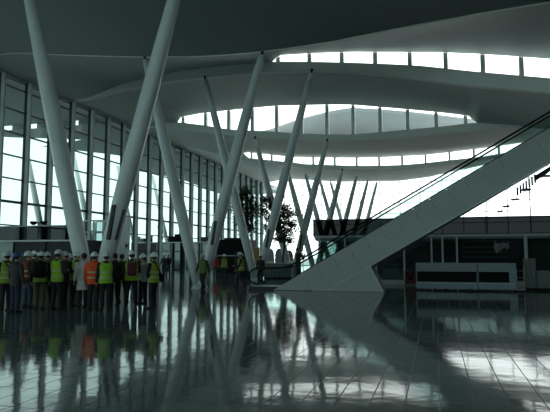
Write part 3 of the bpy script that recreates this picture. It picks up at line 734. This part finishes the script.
tree(283.5, 204, 262, 44, [(265, 199, 8, 6, 60), (269, 205, 8, 8, 60), (264, 211, 8, 7, 60), (270, 217, 9, 8, 70), (284, 207, 10, 7, 80), (279, 214, 12, 9, 110), (289, 213, 12, 7, 100), (284, 221, 15, 9, 140), (292, 224, 7, 6, 50), (276, 226, 12, 9, 100), (287, 231, 12, 9, 110), (280, 238, 12, 8, 90), (268, 228, 8, 8, 60), (289, 240, 8, 7, 60)],
     'broader indoor tree with sparse leaves, right of the pair, near the escalator foot', 5)

# ------------------------------------------------------------------ people
def evaluate(bm, voxel, smooth=3):
    me = bpy.data.meshes.new('tmp'); bmesh.ops.recalc_face_normals(bm, faces=bm.faces); bm.to_mesh(me); bm.free()
    o = bpy.data.objects.new('tmp', me); COL.objects.link(o)
    r = o.modifiers.new('r', 'REMESH'); r.mode = 'VOXEL'; r.voxel_size = voxel; r.use_smooth_shade = True
    if smooth:
        s = o.modifiers.new('s', 'SMOOTH'); s.iterations = smooth; s.factor = 0.5
    dg = bpy.context.evaluated_depsgraph_get(); out = bpy.data.meshes.new_from_object(o.evaluated_get(dg))
    bpy.data.objects.remove(o); bpy.data.meshes.remove(me)
    for p in out.polygons: p.use_smooth = True
    return out
TOR = [(.80, .155, .112), (.88, .170, .120), (.96, .166, .118), (1.08, .146, .105), (1.20, .158, .113), (1.32, .180, .122), (1.40, .176, .115), (1.45, .125, .088), (1.48, .070, .066)]
def torso_rings(off, z0, z1, n=14, lean=0.0, flare=0.0):
    zs = np.linspace(z0, z1, n); T = np.array(TOR); out = []
    for z in zs:
        rx = np.interp(z, T[:, 0], T[:, 1])+off; ry = np.interp(z, T[:, 0], T[:, 2])+off
        if z < .88: rx += flare*(.88-z); ry += flare*(.88-z)
        out.append((0, lean*(z-.9), z, rx, ry))
    return out
def limb(bm, pts, rad, n=12):
    for a, b, ra, rb in zip(pts[:-1], pts[1:], rad[:-1], rad[1:]):
        tube(bm, [a, Vector(a).lerp(Vector(b), .35), b], [ra, ra*.55+rb*.45+0.006, rb], n)
    for p, r in zip(pts, rad): ball(bm, p, r*1.0, 10)
def hand(bm, w, d, side, curl):
    """palm and five fingers from wrist w along direction d"""
    d = d.normalized(); ref = Vector((0, 1, 0)) if abs(d.y) < .8 else Vector((0, 0, 1))
    s = ref - d*ref.dot(d); s.normalize(); nrm = d.cross(s).normalized()
    inward = Vector((-side, 0, 0))
    if nrm.dot(inward) < 0: nrm = -nrm
    for k in range(5):
        c = w + d*(.012+.018*k); ball(bm, c+s*(.0), (.02+.004*k, .02+.004*k, .02+.004*k) if False else .022+.0018*k, 8)
        ball(bm, c+s*.018, .017, 8); ball(bm, c-s*.02, .017, 8)
    for i, (o_, ln) in enumerate(((.036, .068), (.012, .078), (-.012, .072), (-.036, .056))):
        p = w + d*.088 + s*o_; dirv = d + s*o_*1.2; pts = [p]
        for j in range(3):
            dirv = (dirv.normalized()+nrm*curl*(.35+.2*j)).normalized(); p = p + dirv*ln/(2.3+.45*j); pts.append(p)
        tube(bm, pts, [.0095, .009, .0085, .0068], 8)
    p = w + d*.03 + s*.03; t1_ = (s*.8+d*.6+nrm*.25).normalized(); t2_ = (d+s*.25+nrm*.3).normalized()
    tube(bm, [p, p+t1_*.035, p+t1_*.035+t2_*.03, p+t1_*.035+t2_*.05], [.0125, .011, .0095, .007], 8)
V = lambda *a: Vector(a)
def pose(arms, legs, headyaw=0, headpitch=0, lean=0.0):
    J = {}
    for s, key in ((-1, 'L'), (1, 'R')):
        sh = V(s*.205, lean*.5, 1.405); ua, fa = arms[0 if s < 0 else 1]
        ua = V(s*ua[0], ua[1], ua[2]).normalized(); fa = V(s*fa[0], fa[1], fa[2]).normalized()
        el = sh+ua*.29; wr = el+fa*.255
        hip = V(s*.088, 0, .93); lg = legs[0 if s < 0 else 1]
        kn = V(s*(.098+lg.get('w', 0)*.5), lg['k'], .50+lg.get('kz', 0)); an = V(s*(.10+lg.get('w', 0)), lg['a'], .085+lg.get('az', 0))
        J[key] = dict(sh=sh, el=el, wr=wr, fd=fa, hip=hip, kn=kn, an=an, tip=lg.get('tip', 0.0))
    return dict(J=J, hy=headyaw, hp=headpitch, lean=lean)
ARC = {}
def head_mtx(P): 
    c = V(0, P['lean']*.6+.005, 1.50)
    return Matrix.Translation(c) @ Matrix.Rotation(P['hy'], 4, 'Z') @ Matrix.Rotation(P['hp'], 4, 'X') @ Matrix.Translation(-V(0, 0, 1.50))
def foot_geo(bm, an, tip, off=0.0):
    prev = None; first = None
    for (y, hw, zt_, zb) in ((-.075, .028, .05, .012), (-.05, .036, .09, .0), (0.0, .038, .10, .0), (.06, .044, .075, .0), (.12, .046, .055, .0), (.165, .038, .045, .004), (.19, .02, .03, .012)):
        ang = tip; rg = []
        for t in [2*PI*i/12 for i in range(12)]:
            x = math.cos(t)*(hw+off); z = (zt_+zb)/2+math.sin(t)*((zt_-zb)/2+off*.8); yy = y*(1+off*2); z -= .085
            yr = yy*math.cos(ang)-z*math.sin(ang); zr = yy*math.sin(ang)+z*math.cos(ang)
            rg.append(bm.verts.new((an.x+x, an.y+yr, max(0.003, an.z+zr+.0))))
        if prev: bridge(bm, prev, rg)
        else: first = rg
        prev = rg
    bm.faces.new(first); bm.faces.new(prev)
def build_arch(name, P, curl=.35):
    A = {}; J = P['J']; H = head_mtx(P); lean = P['lean']
    bm = NB()
    loft(bm, torso_rings(0, .82, 1.48, 16, lean), 20); ball(bm, (0, 0, .90), (.15, .11, .11), 14)
    tube(bm, [(0, lean*.5, 1.44), (0, lean*.6+.01, 1.56)], [.062, .056], 14)
    hb = NB()
    ball(hb, (0, .005, 1.645), (.076, .096, .108), 18); ball(hb, (0, .03, 1.575), (.055, .062, .055), 14)
    ball(hb, (0, .088, 1.575), (.02, .016, .018), 8)                                   # chin
    tube(hb, [(0, .096, 1.655), (0, .118, 1.615)], [.008, .017], 8)                     # nose
    for s in (-1, 1):
        ball(hb, (s*.077, 0, 1.625), (.010, .020, .032), 8); ball(hb, (s*.033, .078, 1.665), (.026, .018, .010), 8); ball(hb, (s*.04, .068, 1.60), (.024, .02, .025), 8)
    tube(hb, [(-.024, .083, 1.585), (0, .092, 1.586), (.024, .083, 1.585)], [.005, .009, .005], 8, up=(0, 0, 1))
    tube(hb, [(-.020, .081, 1.575), (0, .09, 1.574), (.020, .081, 1.575)], [.005, .0085, .005], 8, up=(0, 0, 1))
    bmesh.ops.transform(hb, matrix=H, verts=hb.verts)
    tmp = bpy.data.meshes.new('t'); hb.to_mesh(tmp); hb.free(); bm.from_mesh(tmp); bpy.data.meshes.remove(tmp)
    for k, s in (('L', -1), ('R', 1)):
        j = J[k]
        limb(bm, [j['sh'], j['el'], j['wr']], [.055, .041, .029]); hand(bm, j['wr'], j['fd'], s, curl)
        limb(bm, [j['hip'], j['kn'], j['an']], [.088, .056, .040]); foot_geo(bm, j['an'], j['tip'], -.006)
    A['body'] = evaluate(bm, .0068, 2)
    bm = NB()
    loft(bm, torso_rings(.022, .80, 1.485, 18, lean, .15), 24); tube(bm, [(0, lean*.55, 1.45), (0, lean*.6+.005, 1.525)], [.085, .072], 16)
    for k in 'LR':
        j = J[k]; limb(bm, [j['sh'], j['el'], j['wr']-j['fd']*.02], [.072, .058, .046])
    A['jacket'] = evaluate(bm, .013, 3)
    bm = NB()
    loft(bm, torso_rings(.028, .56, 1.485, 22, lean, .12), 24); tube(bm, [(0, lean*.55, 1.45), (0, lean*.6+.005, 1.525)], [.088, .075], 16)
    for k in 'LR':
        j = J[k]; limb(bm, [j['sh'], j['el'], j['wr']-j['fd']*.02], [.075, .062, .05])
    A['coat'] = evaluate(bm, .013, 3)
    bm = NB()
    loft(bm, torso_rings(.012, .80, 1.02, 8, lean*.0), 20)
    for k in 'LR':
        j = J[k]; limb(bm, [j['hip'], j['kn'], j['an']+V(0, 0, .01)], [.102, .078, .066])
    A['trousers'] = evaluate(bm, .013, 3)
    bm = NB(); loft(bm, torso_rings(.044, .84, 1.455, 16, lean, .1), 28, cap=False)
    for s in (-1, 1): tube(bm, [V(s*.10, lean*.5+.10, 1.40), V(s*.115, lean*.55, 1.488), V(s*.10, lean*.5-.10, 1.40)], [.05, .04, .05], 10)
    bmesh.ops.recalc_face_normals(bm, faces=bm.faces); me = bpy.data.meshes.new('vest'); bm.to_mesh(me); bm.free()
    for p in me.polygons: p.use_smooth = True
    A['vest'] = me
    A['bands'] = []
    for z in (.98, 1.15):
        bm = NB(); loft(bm, torso_rings(.049, z, z+.05, 3, lean, .1), 28, cap=False); me = bpy.data.meshes.new('reflective_band'); bm.to_mesh(me); bm.free(); A['bands'].append(me)
    A['boots'] = []
    for k in 'LR':
        j = J[k]; bm = NB(); foot_geo(bm, j['an'], j['tip'], .010); tube(bm, [j['an']+V(0, -.01, -.02), j['an']+(j['kn']-j['an']).normalized()*.14], [.052, .058], 12)
        bmesh.ops.recalc_face_normals(bm, faces=bm.faces); me = bpy.data.meshes.new('boot'); bm.to_mesh(me); bm.free()
        for p in me.polygons: p.use_smooth = True
        A['boots'].append(me)
    # helmet: dome, brim, ridge
    bm = NB()
    prof = [(1.668, 1.12, .035), (1.672, 1.12, .035), (1.682, 1.0, .0), (1.72, .98, 0), (1.755, .86, 0), (1.782, .62, 0), (1.797, .3, 0), (1.80, .03, 0)]
    loft(bm, [(0, .01+b, z, .118*k, .142*k+b) for z, k, b in prof], 24)
    tube(bm, [V(0, .125, 1.72), V(0, .09, 1.785), V(0, 0.01, 1.812), V(0, -.075, 1.785), V(0, -.112, 1.72)], .018, 8, up=(1, 0, 0))
    bmesh.ops.transform(bm, matrix=H, verts=bm.verts); bmesh.ops.recalc_face_normals(bm, faces=bm.faces)
    me = bpy.data.meshes.new('helmet'); bm.to_mesh(me); bm.free()
    for p in me.polygons: p.use_smooth = True
    A['helmet'] = me
    bm = NB(); ball(bm, (0, -.012, 1.665), (.086, .102, .105), 18)
    geom = [v for v in bm.verts if (v.co.y > .055 and v.co.z < 1.71) or v.co.z < 1.565]; bmesh.ops.delete(bm, geom=geom, context='VERTS')
    bmesh.ops.transform(bm, matrix=H, verts=bm.verts); me = bpy.data.meshes.new('hair'); bm.to_mesh(me); bm.free()
    for p in me.polygons: p.use_smooth = True
    A['hair'] = me
    bm = NB()
    for s in (-1, 1): ball(bm, (s*.033, .088, 1.645), (.014, .008, .008), 8)
    bmesh.ops.transform(bm, matrix=H, verts=bm.verts); me = bpy.data.meshes.new('eyes'); bm.to_mesh(me); bm.free(); A['eyes'] = me
    ARC[name] = A
DOWN = ((.16, .02, -1), (.06, .22, -1)); FRONT = ((.12, .05, -1), (-.35, .9, .15)); HIP = ((.45, -.15, -.9), (-.55, .35, -.5)); RAISED = ((.25, .55, -.75), (-.45, .55, .85)); POCKET = ((.28, -.1, -1), (-.15, .3, -.9))
ST = [dict(k=.02, a=0), dict(k=.02, a=0)]; WIDE = [dict(k=.02, a=.0, w=.06), dict(k=.03, a=.02, w=.04)]; SHIFT = [dict(k=.0, a=-.02, w=.02), dict(k=.09, a=.07, w=.06)]
WALK = [dict(k=.17, a=.27, tip=.2, az=.01), dict(k=.05, a=-.30, tip=-.55, az=.06)]
WALK2 = [dict(k=.02, a=-.24, tip=-.45, az=.05), dict(k=.16, a=.22, tip=.15, az=.005)]
SW_F = ((.12, .35, -1), (.0, .75, -1)); SW_B = ((.14, -.38, -1), (.05, -.1, -1))
build_arch('stand', pose((DOWN, DOWN), ST))
build_arch('front', pose((FRONT, FRONT), WIDE, R(12), R(-8)), .7)
build_arch('shift', pose((HIP, DOWN), SHIFT, R(-18)))
build_arch('camera', pose((RAISED, RAISED), WIDE, 0, R(6)), .8)
build_arch('pocket', pose((POCKET, FRONT), SHIFT, R(25), R(-5)), .5)
build_arch('walk', pose((SW_B, SW_F), WALK, 0, 0, .06))
build_arch('stride', pose((SW_F, ((.12, .1, -1), (-.2, .9, -.1))), WALK2, R(-10), R(-6), .05))
def person(px, fy, face, arch, label, jacket='black', trousers='black', vest=None, helmet='helmetwhite', coat=None, s=1.0, depth=None, bands=True, z=0.0):
    g = at_Z(px, fy, z); A = ARC[arch]
    root = empty('person', (g.x, g.y, z), face + math.atan2(-g.x, g.y)); root.scale = (s, s, s)
    tag(root, label, 'person', 'workers and visitors in the hall')
    link('body', A['body'], M['skin'], root)
    link('trousers', A['trousers'], M['c_'+trousers], root)
    if coat: link('coat', A['coat'], M['c_'+coat], root)
    else: link('jacket', A['jacket'], M['c_'+jacket], root)
    if vest:
        v = link('vest', A['vest'], M['c_'+vest], root)
        if bands:
            for b in A['bands']: link('reflective_band', b, M['c_band'], v)
    for b in A['boots']: link('boot', b, M['c_boot'], root)
    if helmet: link('helmet', A['helmet'], M['c_'+helmet], root)
    link('hair', A['hair'], M['hair'], root); link('eyes', A['eyes'], M['eyew'], root)
    return root
def on(root, px=0): return root
def backpack(root, m, label, z=1.02, h=.46, w=.32, vest=True):
    o = empty('backpack', root.location, root.rotation_euler.z); o.scale = root.scale; tag(o, label, 'backpack')
    off = -.165
    bm = NB(); box(bm, -w/2, w/2, off-.17, off-.0, z, z+h, .06); fin(bm, 'pack', m, o, True)
    bm = NB(); box(bm, -w*.36, w*.36, off-.225, off-.16, z+.05, z+h*.5, .03); fin(bm, 'front_pocket', m, o, True)
    for s in (-1, 1):
        bm = NB(); pts = [V(s*.10, off, z+h-.04), V(s*.115, -.12, 1.50), V(s*.115, .0, 1.535), V(s*.118, .13, 1.46), V(s*.13, .185, 1.25), V(s*.18, .10, 1.06), V(s*.13, off+.01, z+.06)]
        tube(bm, pts, .018, 6, up=(1, 0, 0)); fin(bm, 'shoulder_strap', M['c_charcoal'], o)
def shoulder_bag(root, m, label, side=1, z=.82):
    o = empty('shoulder_bag', root.location, root.rotation_euler.z); o.scale = root.scale; tag(o, label, 'bag')
    x = side*.27
    bm = NB(); box(bm, x-.07, x+.07, -.17, .15, z, z+.26, .03); fin(bm, 'pouch', m, o, True)
    bm = NB(); box(bm, x-.078, x+.078, -.175, .155, z+.14, z+.27, .03); fin(bm, 'flap', m, o, True)
    bm = NB(); tube(bm, [V(x, -.12, z+.24), V(side*.13, -.185, 1.15), V(-side*.08, -.155, 1.42), V(-side*.12, -.0, 1.515), V(-side*.06, .16, 1.40), V(side*.14, .19, 1.12), V(x, .10, z+.24)], .017, 6, up=(1, 0, 0)); fin(bm, 'strap', M['black'], o)
P = {}
P[1] = person(5, 311, R(22), 'stand', 'person in yellow-green vest and grey helmet with a diagonal bag strap at the left edge', 'black', 'black', 'yellowgreen', 'helmetgrey')
shoulder_bag(P[1], M['black'], 'black shoulder bag with a diagonal strap on the person at the left edge', 1, .84)
P[2] = person(14.5, 312.5, R(-50), 'stand', 'person in dark jacket and blue helmet, second from the left', 'charcoal', 'navy', None, 'helmetblue', s=.985)
P[3] = person(26, 307, R(-75), 'shift', 'person in orange-red vest and jeans seen from the side near the left', 'black', 'denim', 'rust', 'helmetwhite', s=1.0)
P[4] = person(32.5, 303, R(15), 'front', 'person in white helmet half hidden behind the one with the big black backpack', 'charcoal', 'black', None, 'helmetwhite', s=1.02)
P[5] = person(39, 309, R(-5), 'stand', 'person in khaki trousers and yellow-green vest carrying a big black backpack', 'black', 'khaki', 'yellowgreen', 'helmetwhite', s=1.0)
backpack(P[5], M['black'], 'big black backpack on the person in khaki trousers', .99, .5, .38)
P[6] = person(46, 303.5, R(20), 'pocket', 'person in dull yellow vest between the backpack wearer and the bright lime vest', 'charcoal', 'black', 'dimyellow', 'helmetgrey', s=1.0)
P[7] = person(56, 309.5, R(-48), 'front', 'person in bright lime vest with dark sleeves and tall white helmet, left half of crowd', 'charcoal', 'black', 'lime', 'helmetwhite', s=1.03)
P[8] = person(64, 305.8, R(70), 'pocket', 'person in plain dark jacket and grey helmet just right of the bright lime vest', 'charcoal', 'black', None, 'helmetgrey', s=1.0)
P[9] = person(68.5, 303.3, R(140), 'front', 'person in pale yellow vest and white helmet between two dark-jacketed people', 'black', 'black', 'dimyellow', 'helmetwhite', s=.97)
P[10] = person(75, 305, R(-150), 'pocket', 'person in lime vest and white helmet half hidden left of the long pale coat', 'black', 'black', 'lime', 'helmetwhite', s=1.0)
P[11] = person(82.5, 307.3, R(20), 'stand', 'bareheaded dark-haired person in long pale grey coat', 'black', 'black', None, None, coat='palegrey', s=1.0)
P[12] = person(92.8, 310, R(-15), 'stand', 'person in bright orange vest with reflective bands and white helmet', 'orange', 'black', 'orange', 'helmetwhite', s=.99)
P[13] = person(105, 310.5, R(5), 'stand', 'person in wide bright lime vest seen from behind, right beside the orange vest', 'black', 'black', 'lime', 'helmetwhite', s=.99)
P[14] = person(114, 306, R(20), 'shift', 'bareheaded person in plain black jacket right of the wide lime vest', 'black', 'black', None, None, s=1.0)
P[15] = person(120.8, 302.3, R(-30), 'pocket', 'bareheaded person in rust red jacket with yellow vest straps', 'rust', 'black', None, None, s=.985)
P[16] = person(131, 306.5, R(0), 'front', 'person in lime vest wearing a dark red backpack, right part of the crowd', 'black', 'black', 'lime', 'helmetwhite', s=1.02)
backpack(P[16], M['c_maroon'], 'dark red and black backpack on the lime-vested person in the right part of the crowd', 1.0, .44, .30)
P[17] = person(143, 304.0, R(50), 'front', 'person in light grey jacket and white helmet near the right end of the crowd', 'lightgrey', 'black', None, 'helmetwhite', s=.96)
P[18] = person(153, 308.5, R(48), 'shift', 'person with black sleeves and lime vest at the right end of the crowd', 'black', 'black', 'yellowgreen', 'helmetwhite', s=.98)
shoulder_bag(P[18], M['black'], 'black shoulder bag at the hip of the rightmost person of the crowd', 1, .84)
P[19] = person(164, 275.5, R(150), 'walk', 'distant walker in dark clothes right of the crowd, left of the two', 'charcoal', 'black', None, None)
P[20] = person(168, 275.0, R(170), 'stride', 'distant walker in dark clothes right of the crowd, right of the two', 'black', 'navy', None, None)
P[21] = person(203, 290, R(150), 'walk', 'man in open lime vest striding forward beside the second V column', 'charcoal', 'black', 'greenvest', 'helmetwhite', bands=False, s=.98)
P[22] = person(215, 276.5, R(10), 'stand', 'distant worker in red jacket left of the black booth', 'red', 'charcoal', None, 'helmetgrey', s=.97)
P[23] = person(224, 279.3, R(175), 'walk', 'worker in lime strapped vest walking in front of the black booth', 'black', 'black', 'yellowgreen', 'helmetwhite', s=1.0)
P[24] = person(241, 287, R(95), 'stride', 'worker in yellow-green vest walking left past the escalator landing', 'black', 'black', 'yellowgreen', 'helmetwhite', s=1.03)
P[25] = person(260.5, 283, R(20), 'stand', 'person in dark clothes standing behind the escalator landing glass', 'charcoal', 'black', None, None, s=.96)
gE = at_Y(298, 270, EY+.7)
P[26] = person(298, 284.5, R(-60), 'camera', 'bareheaded person in black jacket with raised arms standing at the foot of the escalator', 'black', 'charcoal', None, None, s=1.0)
P[26].location = (gE.x, EY+.75, max(.18, zt_(gE.x)-.18)); P[26].scale = (.92, .92, .92)

# ------------------------------------------------------------------ light
w = bpy.data.worlds.new('overcast'); SC.world = w; w.use_nodes = True
nt = w.node_tree; nt.nodes.clear()
out = nt.nodes.new('ShaderNodeOutputWorld'); bg = nt.nodes.new('ShaderNodeBackground')
tc = nt.nodes.new('ShaderNodeTexCoord'); sep = nt.nodes.new('ShaderNodeSeparateXYZ'); rp = nt.nodes.new('ShaderNodeValToRGB')
nt.links.new(tc.outputs['Generated'], sep.inputs[0]); nt.links.new(sep.outputs['Z'], rp.inputs['Fac'])
rp.color_ramp.elements[0].position = 0.0; rp.color_ramp.elements[0].color = (0.88, 0.97, 0.95, 1)
rp.color_ramp.elements[1].position = 0.5; rp.color_ramp.elements[1].color = (0.95, 1.0, 0.988, 1)
nt.links.new(rp.outputs['Color'], bg.inputs['Color']); bg.inputs['Strength'].default_value = 2.6
nt.links.new(bg.outputs[0], out.inputs[0])
SC.view_settings.view_transform = 'Standard'; SC.view_settings.look = 'None'; SC.view_settings.exposure = 0.2; SC.view_settings.gamma = 1.0
SC.cycles.use_denoising = True
SC.cycles.max_bounces = 10; SC.cycles.transparent_max_bounces = 16; SC.cycles.diffuse_bounces = 5; SC.cycles.glossy_bounces = 5
SC.cycles.sample_clamp_indirect = 8.0
